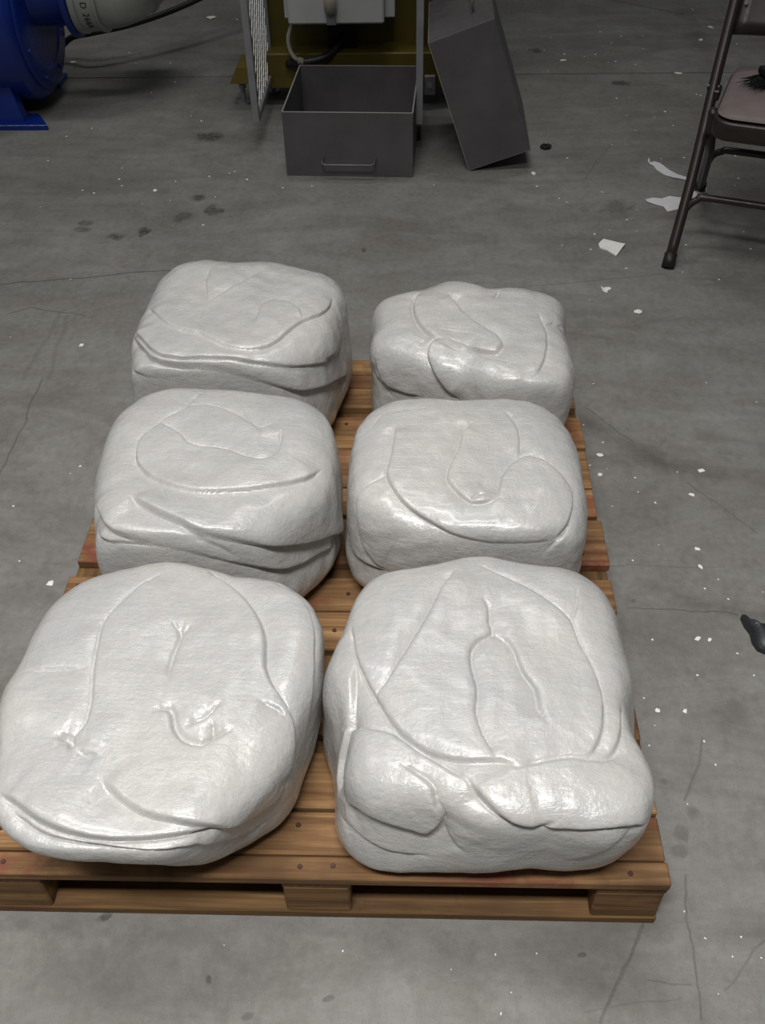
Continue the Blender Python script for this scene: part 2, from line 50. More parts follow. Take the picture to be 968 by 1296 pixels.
SCRAPS = {'strip': [[1.467, 2.713], [1.463, 2.667], [1.48, 2.678], [1.497, 2.667], [1.519, 2.611], [1.54, 2.572], [1.568, 2.55], [1.562, 2.528], [1.521, 2.545], [1.493, 2.572], [1.475, 2.611], [1.471, 2.641], [1.459, 2.656], [1.457, 2.679]], 'sheet': [[1.397, 2.381], [1.424, 2.395], [1.453, 2.39], [1.481, 2.41], [1.515, 2.399], [1.558, 2.434], [1.578, 2.445], [1.615, 2.465], [1.61, 2.434], [1.581, 2.394], [1.545, 2.369], [1.494, 2.316], [1.453, 2.297], [1.448, 2.331], [1.424, 2.346], [1.401, 2.364]], 'fold': [[1.202, 2.079], [1.222, 2.111], [1.282, 2.074], [1.245, 2.006], [1.223, 2.04], [1.203, 2.056]], 'chip': [[1.175, 1.834], [1.194, 1.813], [1.188, 1.797], [1.177, 1.806]], 'rubber': [[1.269, 0.592], [1.273, 0.599], [1.28, 0.597], [1.287, 0.586], [1.297, 0.584], [1.302, 0.577], [1.312, 0.575], [1.336, 0.567], [1.358, 0.55], [1.359, 0.52], [1.337, 0.501], [1.311, 0.503], [1.292, 0.508], [1.281, 0.515], [1.276, 0.532], [1.277, 0.555], [1.271, 0.572]]}

# ------------------------------------------------------------------ helpers
def tag(o, label, cat, group=None):
    o['label'] = label; o['category'] = cat
    if group: o['group'] = group
    return o
def empty(name, loc=(0, 0, 0), rz=0):
    o = bpy.data.objects.new(name, None); C.objects.link(o); o.location = loc; o.rotation_euler = (0, 0, rz); o.empty_display_size = .05
    return o
def obj(name, bm, mat, parent=None, smooth=False, loc=None, kind=None):
    me = bpy.data.meshes.new(name); bm.to_mesh(me); bm.free()
    if smooth: me.polygons.foreach_set('use_smooth', [True]*len(me.polygons))
    me.materials.append(mat)
    o = bpy.data.objects.new(name, me); C.objects.link(o)
    if parent: o.parent = parent
    if loc: o.location = loc
    if kind: o['kind'] = kind
    return o
def inst(name, me, parent=None, loc=(0, 0, 0), rot=(0, 0, 0), scale=(1, 1, 1)):
    o = bpy.data.objects.new(name, me); C.objects.link(o); o.parent = parent
    o.location = loc; o.rotation_euler = rot; o.scale = scale
    return o
def box(bm, x0, x1, y0, y1, z0, z1, bev=0.0, seg=1):
    r = bmesh.ops.create_cube(bm, size=1, matrix=Matrix.Translation(((x0+x1)/2, (y0+y1)/2, (z0+z1)/2)) @ Matrix.Diagonal((x1-x0, y1-y0, z1-z0, 1)))
    if bev:
        es = list({e for v in r['verts'] for e in v.link_edges})
        bmesh.ops.bevel(bm, geom=es, offset=bev, segments=seg, affect='EDGES', profile=.5)
    return bm
def B(*a, **k): return box(bmesh.new(), *a, **k)
def spline(pts, n=6):
    P = [Vector(q) for q in pts]; E = [2*P[0]-P[1]] + P + [2*P[-1]-P[-2]]; o = []
    for i in range(1, len(E)-2):
        a, b, c, d = E[i-1:i+3]
        for k in range(n):
            t = k/n; o.append(.5*((2*b)+(c-a)*t+(2*a-5*b+4*c-d)*t*t+(3*b-a-3*c+d)*t**3))
    o.append(P[-1]); return o
def tube(bm, pts, r, n=10, cap=True):
    P = [Vector(q) for q in pts]; rings = []
    t0 = (P[1]-P[0]).normalized(); a = t0.orthogonal().normalized()
    for i, q in enumerate(P):
        t = (P[min(i+1, len(P)-1)]-P[max(i-1, 0)]).normalized()
        a = (a - t*a.dot(t)).normalized(); b = t.cross(a)
        rr = r[i] if isinstance(r, (list, tuple)) else r
        rings.append([bm.verts.new(q+(a*math.cos(2*math.pi*k/n)+b*math.sin(2*math.pi*k/n))*rr) for k in range(n)])
    for A, Bq in zip(rings[:-1], rings[1:]):
        for k in range(n): bm.faces.new((A[k], A[(k+1) % n], Bq[(k+1) % n], Bq[k]))
    if cap: bm.faces.new(rings[0][::-1]); bm.faces.new(rings[-1])
    return bm
def T(*a, **k): return tube(bmesh.new(), *a, **k)
def lathe_x(bm, prof, cy, cz, n=48):
    """profile [(x, r)] turned about an axis parallel to x"""
    rings = []
    for x, r in prof:
        rings.append([bm.verts.new((x, cy+r*math.cos(2*math.pi*k/n), cz+r*math.sin(2*math.pi*k/n))) for k in range(n)])
    for A, Bq in zip(rings[:-1], rings[1:]):
        for k in range(n): bm.faces.new((A[k], A[(k+1) % n], Bq[(k+1) % n], Bq[k]))
    bm.faces.new(rings[0]); bm.faces.new(rings[-1][::-1])
    bmesh.ops.recalc_face_normals(bm, faces=bm.faces)
    return bm
def smooth_by_angle(o, deg=35):
    me = o.data; me.polygons.foreach_set('use_smooth', [True]*len(me.polygons))
    bm = bmesh.new(); bm.from_mesh(me)
    for e in bm.edges:
        if len(e.link_faces) == 2 and e.calc_face_angle(0) > math.radians(deg): e.smooth = False
    bm.to_mesh(me); bm.free()
    return o

# ------------------------------------------------------------------ materials
class N:
    def __init__(s, name):
        s.m = bpy.data.materials.new(name); s.m.use_nodes = True; s.t = s.m.node_tree; s.b = s.t.nodes['Principled BSDF']
    def n(s, ty, ins=None, **kw):
        x = s.t.nodes.new(ty)
        for k, v in kw.items(): setattr(x, k, v)
        for k, v in (ins or {}).items(): s.set(x.inputs[k], v)
        return x
    def set(s, sock, v):
        if isinstance(v, bpy.types.NodeSocket): s.t.links.new(v, sock)
        else: sock.default_value = v
    def math(s, op, a, b=0.0, clamp=False):
        x = s.n('ShaderNodeMath', operation=op, use_clamp=clamp); s.set(x.inputs[0], a); s.set(x.inputs[1], b); return x.outputs[0]
    def vmath(s, op, a, b=(0, 0, 0)):
        x = s.n('ShaderNodeVectorMath', operation=op); s.set(x.inputs[0], a); s.set(x.inputs[1], b); return x
    def noise(s, vec, scale, detail=4, rough=.55, dist=0.0):
        x = s.n('ShaderNodeTexNoise', {'Scale': scale, 'Detail': detail, 'Roughness': rough, 'Distortion': dist}); s.set(x.inputs['Vector'], vec); return x.outputs['Fac']
    def ramp(s, fac, stops):
        x = s.n('ShaderNodeValToRGB'); s.set(x.inputs[0], fac); e = x.color_ramp.elements
        while len(e) < len(stops): e.new(.5)
        for q, (p, c) in zip(e, stops): q.position = p; q.color = c if len(c) == 4 else (*c, 1)
        return x.outputs[0]
    def mr(s, v, a, b, c=0.0, d=1.0):
        x = s.n('ShaderNodeMapRange'); s.set(x.inputs[0], v)
        for i, q in enumerate((a, b, c, d)): s.set(x.inputs[1+i], q)
        return x.outputs[0]
    def mix(s, f, a, b, blend='MIX'):
        x = s.n('ShaderNodeMix', data_type='RGBA', blend_type=blend); s.set(x.inputs[0], f); s.set(x.inputs[6], a); s.set(x.inputs[7], b); return x.outputs[2]
    def mapv(s, vec, scale=(1, 1, 1), loc=(0, 0, 0)):
        x = s.n('ShaderNodeMapping'); s.set(x.inputs[0], vec); s.set(x.inputs['Scale'], scale); s.set(x.inputs['Location'], loc); return x.outputs[0]
    def bump(s, h, strength=.3, dist=.002, normal=None):
        x = s.n('ShaderNodeBump'); s.set(x.inputs['Strength'], strength); s.set(x.inputs['Distance'], dist); s.set(x.inputs['Height'], h)
        if normal is not None: s.set(x.inputs['Normal'], normal)
        return x.outputs[0]
    def out(s, **kw):
        for k, v in kw.items(): s.set(s.b.inputs[k.replace('_', ' ')], v)
        return s.m
def rgb(r, g, b): return (r, g, b, 1)
def srgb(r, g, b):
    f = lambda c: (c/255/12.92 if c/255 <= .04045 else ((c/255+.055)/1.055)**2.4)
    return (f(r), f(g), f(b), 1)

def mat_simple(name, col, rough=.5, metal=0.0, var=.25, scale=12, bump=.1, spec=.5):
    k = N(name); co = k.n('ShaderNodeTexCoord').outputs['Object']
    f = k.noise(co, scale, 5, .6); f2 = k.noise(co, scale*9, 3)
    c = k.mix(k.mr(f, .3, .7), tuple(q*(1-var) for q in col[:3])+(1,), tuple(min(1, q*(1+var)) for q in col[:3])+(1,))
    r = k.mr(f2, .3, .7, rough*.85, min(1, rough*1.15))
    return k.out(Base_Color=c, Roughness=r, Metallic=metal, Specular_IOR_Level=spec, Normal=k.bump(f2, bump, .001))

def mat_floor():
    k = N('concrete_floor'); g = k.n('ShaderNodeNewGeometry').outputs['Position']
    n1 = k.noise(g, 1.3, 6, .6); n2 = k.noise(g, 6, 6, .65); n3 = k.noise(g, 60, 4, .6); n4 = k.noise(g, 300, 2); n5 = k.noise(k.mapv(g, (1, .6, 1)), 30, 6, .7); n6 = k.noise(k.mapv(g, (.7, 2.2, 1)), 2.4, 7, .7, .8)
    wob = k.n('ShaderNodeTexNoise', {'Scale': 9.0, 'Detail': 4.0}); k.set(wob.inputs['Vector'], g)
    off = k.vmath('SCALE', k.vmath('SUBTRACT', wob.outputs['Color'], (.5, .5, .5)).outputs[0]); off.inputs['Scale'].default_value = .035
    pw = k.vmath('MULTIPLY', k.vmath('ADD', g, off.outputs[0]).outputs[0], (1, 1, 0)).outputs[0]
    c = k.mix(k.mr(n1, .32, .68), srgb(114, 112, 107), srgb(142, 141, 137))
    c = k.mix(k.mr(n2, .35, .7, 0, .6), c, srgb(98, 94, 88))
    c = k.mix(k.mr(n3, .35, .75, 0, .35), c, srgb(152, 150, 145))
    c = k.mix(k.mr(n6, .44, .68, 0, .42), c, srgb(80, 76, 70))
    c = k.mix(k.mr(n5, .5, .72, 0, .4), c, srgb(92, 88, 83))
    c = k.mix(k.mr(n4, .55, .8, 0, .4), c, srgb(80, 77, 72))
    sp = k.n('ShaderNodeTexVoronoi', {'Scale': 55.0}); k.set(sp.inputs['Vector'], g)
    c = k.mix(k.math('MULTIPLY', k.mr(sp.outputs['Distance'], .03, .07, .5, 0), k.mr(n2, .5, .62)), c, srgb(190, 188, 182))
    def seg(x0, y0, x1, y1, w, soft):
        d = k.vmath('SUBTRACT', pw, (x0, y0, 0)).outputs[0]; ab = (x1-x0, y1-y0, 0); L2 = ab[0]**2+ab[1]**2
        t = k.math('MULTIPLY', k.vmath('DOT_PRODUCT', d, ab).outputs['Value'], 1/L2, True)
        q = k.vmath('SCALE', ab); k.set(q.inputs['Scale'], t)
        ds = k.vmath('LENGTH', k.vmath('SUBTRACT', d, q.outputs[0]).outputs[0]).outputs['Value']
        return k.mr(ds, w*soft, w, 1, 0)
    def acc(L, soft):
        a = None
        for x0, y0, x1, y1, w, s in L:
            v = k.math('MULTIPLY', seg(x0, y0, x1, y1, w, soft), s)
            a = v if a is None else k.math('MAXIMUM', a, v)
        return a
    bands = k.math('MULTIPLY', acc(BANDS, .1), k.mr(n2, .3, .65, .35, 1))
    c = k.mix(bands, c, srgb(72, 65, 58))
    sa = None
    for x, y, a, b, s in SPOTS:
        d = k.vmath('LENGTH', k.vmath('MULTIPLY', k.vmath('SUBTRACT', pw, (x, y, 0)).outputs[0], (1/a, 1/b, 0)).outputs[0]).outputs['Value']
        d = k.math('ADD', d, k.math('MULTIPLY', k.math('SUBTRACT', n5, .5), 3.2)); v = k.math('MULTIPLY', k.mr(d, .55, 1.1, 1, 0), s); sa = v if sa is None else k.math('MAXIMUM', sa, v)
    spots = k.math('MULTIPLY', sa, k.mr(n3, .35, .6, .45, 1))
    c = k.mix(spots, c, srgb(48, 45, 41))
    ln = k.math('MULTIPLY', acc(LINES, .25), k.mr(n3, .3, .6, .5, 1))
    c = k.mix(ln, c, srgb(52, 49, 45))
    h = k.math('ADD', k.math('MULTIPLY', n3, .5), k.math('MULTIPLY', n4, .4)); h = k.math('SUBTRACT', h, k.math('MULTIPLY', ln, 1.5))
    return k.out(Base_Color=c, Roughness=k.mr(n2, .3, .7, .5, .68), Normal=k.bump(h, .25, .002), Specular_IOR_Level=.35)

def mat_bale():
    k = N('white_gum'); co = k.n('ShaderNodeTexCoord').outputs['Object']; oi = k.n('ShaderNodeObjectInfo')
    sh = k.vmath('SCALE', (7.3, 3.1, 5.7)); k.set(sh.inputs['Scale'], oi.outputs['Random'])
    v = k.vmath('ADD', co, sh.outputs[0]).outputs[0]
    a = k.noise(v, 5, 5, .6, .5); st = k.noise(k.mapv(v, (22, 130, 90)), 1, 4, .6, .3); cl = k.noise(v, 45, 4, .6); pit = k.noise(v, 150, 3)
    c = k.mix(k.mr(a, .32, .68), srgb(178, 178, 178), srgb(195, 193, 188))
    c = k.mix(k.mr(cl, .35, .7, 0, .5), c, srgb(191, 187, 180))
    vo = k.n('ShaderNodeTexVoronoi', {'Scale': 26.0, 'Randomness': 1.0}); k.set(vo.inputs['Vector'], k.vmath('ADD', v, k.vmath('SCALE', k.n('ShaderNodeTexNoise', {'Scale': 40.0}).outputs['Color']).outputs[0]).outputs[0])
    spk = k.math('MULTIPLY', k.mr(vo.outputs['Distance'], .02, .09, 1, 0), k.mr(k.noise(v, 9, 2), .6, .68))
    c = k.mix(k.math('MULTIPLY', spk, .75), c, srgb(110, 98, 90))
    mot = k.noise(v, 110, 4, .65)
    c = k.mix(k.mr(mot, .42, .7, 0, .30), c, srgb(166, 167, 167))
    gr1 = k.noise(v, 230, 3, .6); gr2 = k.noise(v, 520, 2, .6); pat = k.mr(k.noise(v, 8, 3), .38, .62, .45, 1)
    h = k.math('ADD', k.math('MULTIPLY', st, .7), k.math('ADD', k.math('MULTIPLY', cl, 1.0), k.math('MULTIPLY', pit, .35)))
    h2 = k.math('MULTIPLY', k.math('ADD', k.math('MULTIPLY', gr1, 1.0), k.math('MULTIPLY', gr2, .5)), pat)
    nb = k.bump(h, .5, .003, k.bump(k.noise(v, 16, 4), .45, .008)); nb = k.bump(h2, .6, .0011, nb)
    return k.out(Base_Color=c, Roughness=k.mr(gr1, .3, .7, .23, .38), Specular_IOR_Level=.7, Coat_Weight=.4, Coat_Roughness=.18, Normal=nb,
                 Subsurface_Weight=.12, Subsurface_Radius=(.02, .018, .015), Subsurface_Scale=.5)

def mat_wood(name, dark, mid, light, stain):
    k = N(name); co = k.n('ShaderNodeTexCoord').outputs['Object']; oi = k.n('ShaderNodeObjectInfo')
    sh = k.vmath('SCALE', (11.0, 5.0, 3.0)); k.set(sh.inputs['Scale'], oi.outputs['Random'])
    v = k.vmath('ADD', co, sh.outputs[0]).outputs[0]
    gr = k.noise(k.mapv(v, (3, 55, 55)), 1, 5, .6, .8); fi = k.noise(k.mapv(v, (9, 240, 240)), 1, 3); bl = k.noise(v, 5, 4)
    c = k.ramp(gr, [(.28, dark), (.5, mid), (.72, light)])
    c = k.mix(k.mr(fi, .4, .75, 0, .45), c, dark)
    c = k.mix(k.mr(bl, .48, .68, 0, .65), c, srgb(92, 66, 46))
    red = k.math('MULTIPLY', k.mr(k.noise(v, 4.3, 3), .52, .62), k.mr(k.noise(v, 40, 4), .38, .6))
    c = k.mix(k.math('MULTIPLY', red, stain), c, srgb(138, 76, 62))
    blk = k.math('MULTIPLY', k.mr(k.noise(v, 6.7, 5, .65), .57, .7), .75)
    c = k.mix(blk, c, srgb(62, 46, 36))
    # nail-hole knots
    vo = k.n('ShaderNodeTexVoronoi', {'Scale': 7.0}); k.set(vo.inputs['Vector'], k.mapv(v, (.6, 1.2, 1.2)))
    c = k.mix(k.mr(vo.outputs['Distance'], .05, .10, .7, 0), c, srgb(70, 44, 28))
    ti = k.mr(oi.outputs['Random'], 0, 1, .60, 1.02)
    sc = k.vmath('SCALE', c); k.set(sc.inputs['Scale'], ti)
    h = k.math('ADD', gr, k.math('MULTIPLY', fi, .6))
    return k.out(Base_Color=sc.outputs[0], Roughness=.72, Normal=k.bump(h, .35, .0015), Specular_IOR_Level=.25)

M = {}
M['floor'] = mat_floor(); M['gum'] = mat_bale()
M['wood'] = mat_wood('pallet_deck_pine', srgb(98, 70, 47), srgb(150, 113, 75), srgb(186, 148, 102), .9)
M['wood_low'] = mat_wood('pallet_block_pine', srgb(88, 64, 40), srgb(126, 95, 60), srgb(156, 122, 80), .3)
M['nail'] = mat_simple('rusty_nail', srgb(84, 58, 46), .6, .5)
M['steel'] = mat_simple('grey_sheet_steel', srgb(98, 95, 96), .48, .35, .16, 7, .05)
M['steel_rim'] = mat_simple('rim_highlight_and_bare_steel', srgb(190, 188, 186), .35, .6, .1)  # pale tone paints the drawer rim highlight; bolt and rivets are bare steel
M['galv'] = mat_simple('galvanised_steel', srgb(150, 150, 152), .42, .4, .12, 14, .06)
M['strand'] = mat_simple('bright_zinc_strand', srgb(235, 235, 235), .4, .2, .1)
M['olive'] = mat_simple('olive_yellow_paint', srgb(92, 80, 22), .5, 0, .15, 6, .05)
M['boxgrey'] = mat_simple('pale_grey_enamel', srgb(180, 180, 180), .5, 0, .08, 6, .03)
M['conduit'] = mat_simple('beige_grey_conduit', srgb(150, 146, 132), .5, 0, .1)
M['black'] = mat_simple('black_rubber', srgb(28, 28, 29), .55, 0, .2, 20, .1)
M['hole'] = mat_simple('duct_shade_and_clump_black', srgb(16, 16, 14), .7, 0, .2)  # near-black stands for shade inside the duct opening; also colours the dirt clump
M['blue'] = mat_simple('blue_machine_enamel', srgb(13, 42, 122), .3, 0, .12, 6, .04)
M['alu'] = mat_simple('cast_aluminium', srgb(172, 176, 170), .36, .55, .1, 16, .08)
M['ink'] = mat_simple('black_print', srgb(22, 22, 22), .6, 0, 0)
M['brown'] = mat_simple('brown_chair_enamel', srgb(48, 40, 37), .38, .1, .12, 10, .03)
M['pad'] = mat_simple('taupe_seat_vinyl', srgb(112, 101, 98), .62, 0, .12, 18, .25)
M['foot'] = mat_simple('dark_foot_cap', srgb(32, 28, 26), .5)
M['paper'] = mat_simple('white_film', srgb(214, 213, 214), .5, 0, .06, 30, .1)
M['crumb'] = mat_simple('white_crumb', srgb(232, 230, 224), .55, 0, .05, 60, .1)
M['rub'] = mat_simple('black_rubber_scrap', srgb(40, 42, 46), .45, 0, .25, 25, .3)
M['bristle'] = mat_simple('black_bristle', srgb(20, 21, 23), .3, 0, .2)

# ------------------------------------------------------------------ floor
bm = bmesh.new()
prof = [(-2.5, 0), (3.551, 0), (3.553, -.012), (3.560, -.012), (3.562, 0), (9.0, 0)]
L = [[bm.verts.new((x, y, z)) for y, z in prof] for x in (-6, 7)]
lo = [bm.verts.new((x, y, -.1)) for x in (-6, 7) for y in (-2.5, 9.0)]
for i in range(len(prof)-1): bm.faces.new((L[0][i], L[1][i], L[1][i+1], L[0][i+1]))
bm.faces.new((lo[0], lo[1], lo[3], lo[2])); bm.faces.new((L[0][0], lo[0], lo[2], L[1][0])); bm.faces.new((L[0][-1], L[1][-1], lo[3], lo[1]))
bm.faces.new([*L[0]]+[lo[1], lo[0]]); bm.faces.new([*L[1][::-1]]+[lo[2], lo[3]])
bmesh.ops.recalc_face_normals(bm, faces=bm.faces)
fl = obj('floor', bm, M['floor']); fl['kind'] = 'structure'; fl['label'] = 'grey concrete warehouse floor with cracks, stains and a saw-cut joint'

# ------------------------------------------------------------------ pallet
PZ = .13
pal = empty('wooden_pallet', (.5, .64, 0)); tag(pal, 'worn wooden block pallet carrying six white bales', 'pallet')
def pbox(name, x0, x1, y0, y1, z0, z1, mat, bev=.002):
    cx, cy, cz = (x0+x1)/2, (y0+y1)/2, (z0+z1)/2; hx, hy, hz = (x1-x0)/2, (y1-y0)/2, (z1-z0)/2
    return obj(name, B(-hx, hx, -hy, hy, -hz, hz, bev=bev), mat, pal, loc=(cx-.5, cy-.64, cz))
rows = [(0, .034), (.037, .104), (.110, .205), (.236, .335), (.409, .4935), (.4965, .575), (.611, .7315), (.744, .8225), (.826, .9435), (.951, 1.056), (1.091, 1.163), (1.166, 1.213), (1.216, 1.276)]
ends = [(0, 1.0), (.002, .998), (.004, 1.0), (0, .997), (-.004, .996), (-.003, 1.0), (.002, 1.004), (.002, .999), (.0, 1.0), (.004, 1.003), (.0, .998), (.003, 1.0), (0, .998)]
for (y0, y1), (x0, x1) in zip(rows, ends):
    o = pbox('deck_board', x0, x1, y0, y1, PZ-.018-random.uniform(0, .0015), PZ-random.uniform(0, .0015), M['wood'])
    o.rotation_euler.z = random.uniform(-.0015, .0015)
for x0, x1 in ((.0, .1), (.45, .55), (.9, 1.0)):
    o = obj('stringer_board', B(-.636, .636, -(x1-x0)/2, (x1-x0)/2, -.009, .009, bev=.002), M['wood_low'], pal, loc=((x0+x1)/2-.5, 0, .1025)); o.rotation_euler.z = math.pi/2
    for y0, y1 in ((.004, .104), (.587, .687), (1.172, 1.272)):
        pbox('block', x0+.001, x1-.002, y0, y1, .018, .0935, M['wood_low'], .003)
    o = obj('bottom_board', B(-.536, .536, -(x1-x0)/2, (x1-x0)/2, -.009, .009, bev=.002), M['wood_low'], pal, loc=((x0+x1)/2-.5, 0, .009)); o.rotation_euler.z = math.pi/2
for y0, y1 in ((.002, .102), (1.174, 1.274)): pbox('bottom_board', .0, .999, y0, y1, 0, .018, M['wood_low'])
nb = bmesh.new(); bmesh.ops.create_cone(nb, cap_ends=True, segments=10, radius1=.0042, radius2=.0036, depth=.002)
nm = bpy.data.meshes.new('nail'); nb.to_mesh(nm); nb.free(); nm.materials.append(M['nail'])
for x, y in ((.525, .02), (.478, .018), (.53, .075), (.47, .082), (.945, .016), (.93, .07), (.05, .018), (.03, .07), (.50, .45), (.52, .535), (.955, .64), (.95, .7), (.965, .78), (.96, .86), (.95, .91), (.52, 1.0), (.49, 1.03), (.03, .66), (.02, .55)):
    inst('nail', nm, pal, (x-.5, y-.64, PZ+.0002))

# ------------------------------------------------------------------ bales
def grid_box(nx, nz):
    """closed box grid on the cube [-1,1]^3: welded vertices and quads"""
    key = {}; V = []; Q = []
    gx = np.linspace(-1, 1, nx+1); gz = np.linspace(-1, 1, nz+1)
    def vid(i, j, l):
        q = (i, j, l)
        if q not in key: key[q] = len(V); V.append((gx[i], gx[j], gz[l]))
        return key[q]
    for i in range(nx):
        for j in range(nx):
            Q.append((vid(i, j, nz), vid(i+1, j, nz), vid(i+1, j+1, nz), vid(i, j+1, nz)))
            Q.append((vid(i, j, 0), vid(i, j+1, 0), vid(i+1, j+1, 0), vid(i+1, j, 0)))
    for i in range(nx):
        for l in range(nz):
            Q.append((vid(i, 0, l), vid(i+1, 0, l), vid(i+1, 0, l+1), vid(i, 0, l+1)))
            Q.append((vid(i, nx, l), vid(i, nx, l+1), vid(i+1, nx, l+1), vid(i+1, nx, l)))
            Q.append((vid(0, i, l), vid(0, i, l+1), vid(0, i+1, l+1), vid(0, i+1, l)))
            Q.append((vid(nx, i, l), vid(nx, i+1, l), vid(nx, i+1, l+1), vid(nx, i, l+1)))
    return np.array(V), np.array(Q)
GV, GQ = grid_box(200, 96)
def vnormals(V, Q):
    n = np.cross(V[Q[:, 2]]-V[Q[:, 0]], V[Q[:, 3]]-V[Q[:, 1]]); o = np.zeros_like(V)
    for i in range(4): np.add.at(o, Q[:, i], n)
    return o/np.maximum(np.linalg.norm(o, axis=1), 1e-12)[:, None]
def vnoise(V, seed, waves, lo, hi):
    """smooth random field: sum of plane waves"""
    rg = np.random.default_rng(seed); f = np.zeros(len(V))
    for i in range(waves):
        d = rg.normal(size=3); d /= np.linalg.norm(d); w = 2*math.pi/(lo*(hi/lo)**rg.random())
        f += np.sin(V@d*w+rg.random()*6.28)
    return f/math.sqrt(waves)
def make_bale(name, key, label, seed, ymin=None):
    D = BALES[key]; s = np.array(D['s']); K = 8; H = s[2*K+1]; tp = s[2*K+2:]; n = D['n']
    q = GV; rho = np.hypot(q[:, 0], q[:, 1]); t = (rho**n+np.abs(q[:, 2])**n)**(-1/n); th = np.arctan2(q[:, 1], q[:, 0]); zn = t*q[:, 2]
    R = np.full(len(q), s[0])
    for k in range(1, K+1): R = R+s[2*k-1]*np.cos(k*th)+s[2*k]*np.sin(k*th)
    r = t*rho*R*(1+(tp[0]+tp[1]*np.cos(th)+tp[2]*np.sin(th)+tp[3]*np.cos(2*th)+tp[4]*np.sin(2*th))*zn)
    V = np.stack([r*np.cos(th), r*np.sin(th), H/2*(1+zn)], 1)
    Nn = vnormals(V, GQ)
    disp = vnoise(V, seed, 10, .10, .25)*.0022 + vnoise(V, seed+50, 14, .03, .08)*.0006
    fade_b = np.clip(V[:, 2]/.03, 0, 1)
    for pts, g, w, lip in D['cr']:
        P = np.array(pts, float)/1000; sm = .72 if key == 'FL' and P[:, 2].mean() > H*.9 else 1.0; g, w, lip = g/1000*1.15*sm, w/1000*.95, lip/1000*1.1*sm
        lo, hi = P.min(0)-.09, P.max(0)+.09
        idx = np.nonzero(((V > lo) & (V < hi)).all(1))[0]
        X = V[idx]; best = np.full(len(idx), 9.); sd = np.zeros(len(idx)); arc = np.zeros(len(idx)); beyond = np.zeros(len(idx))
        seg = P[1:]-P[:-1]; sl = np.maximum(np.linalg.norm(seg, axis=1), 1e-6); cum = np.concatenate([[0], np.cumsum(sl)]); Lt = cum[-1]
        for i in range(len(seg)):
            tt = np.clip(((X-P[i])@seg[i])/sl[i]**2, 0, 1); c = P[i]+tt[:, None]*seg[i]; d = X-c; dd = np.linalg.norm(d, axis=1)
            mk = dd < best
            side = np.einsum('ij,ij->i', np.cross(Nn[idx], seg[i]/sl[i]), d)
            best = np.where(mk, dd, best); sd = np.where(mk, side, sd); arc = np.where(mk, cum[i]+tt*sl[i], arc)
        e = np.minimum(arc, Lt-arc); fd = np.clip(e/min(.025, Lt*.3), 0, 1); fd = fd*fd*(3-2*fd)
        groove = -g*(1.05*np.exp(-(best/(w*.38))**2)+.62*np.exp(-best/(w*1.9)))*(.25+.75*fd)
        step = lip*np.tanh(sd/(w*.45))*np.exp(-(best/.035)**1.3)*fd
        disp[idx] += (groove+step)*fade_b[idx]
    V = V+Nn*disp[:, None]
    V[:, 2] = np.maximum(V[:, 2], 0)
    if ymin is not None:                      # pressed against the neighbouring bale
        a = ymin-D['c'][1]; mm = .03; y = V[:, 1]; k = y < a+mm
        V[k, 1] = a+mm*np.exp((y[k]-(a+mm))/mm)
    me = bpy.data.meshes.new(name); me.vertices.add(len(V)); me.vertices.foreach_set('co', V.ravel())
    me.loops.add(len(GQ)*4); me.loops.foreach_set('vertex_index', GQ.ravel())
    me.polygons.add(len(GQ)); me.polygons.foreach_set('loop_start', np.arange(len(GQ))*4)
    me.update(calc_edges=True); me.polygons.foreach_set('use_smooth', np.ones(len(GQ), bool)); me.validate()
    me.materials.append(M['gum'])
    o = bpy.data.objects.new(name, me); C.objects.link(o); o.location = (*D['c'], PZ)
    return tag(o, label, 'bale', 'folded white bales on the pallet')
make_bale('rubber_bale', 'NL', 'white folded bale at the front left pallet corner, with pinched navel-like dimples', 11)
make_bale('rubber_bale', 'NR', 'white folded bale at front right pallet corner, teardrop plug in its top', 12)
make_bale('rubber_bale', 'ML', 'white folded bale in left middle, rough layered flap swirled on its top', 13, .431)
make_bale('rubber_bale', 'MR', 'white folded bale in right middle, with kidney-shaped lobe round a central tongue', 14, .452)
make_bale('rubber_bale', 'FL', 'white folded bale at the back left, small round dent in smooth top', 15, .872)
make_bale('rubber_bale', 'FR', 'white folded bale at the back right, with a raised sausage-like fold', 16, .847)

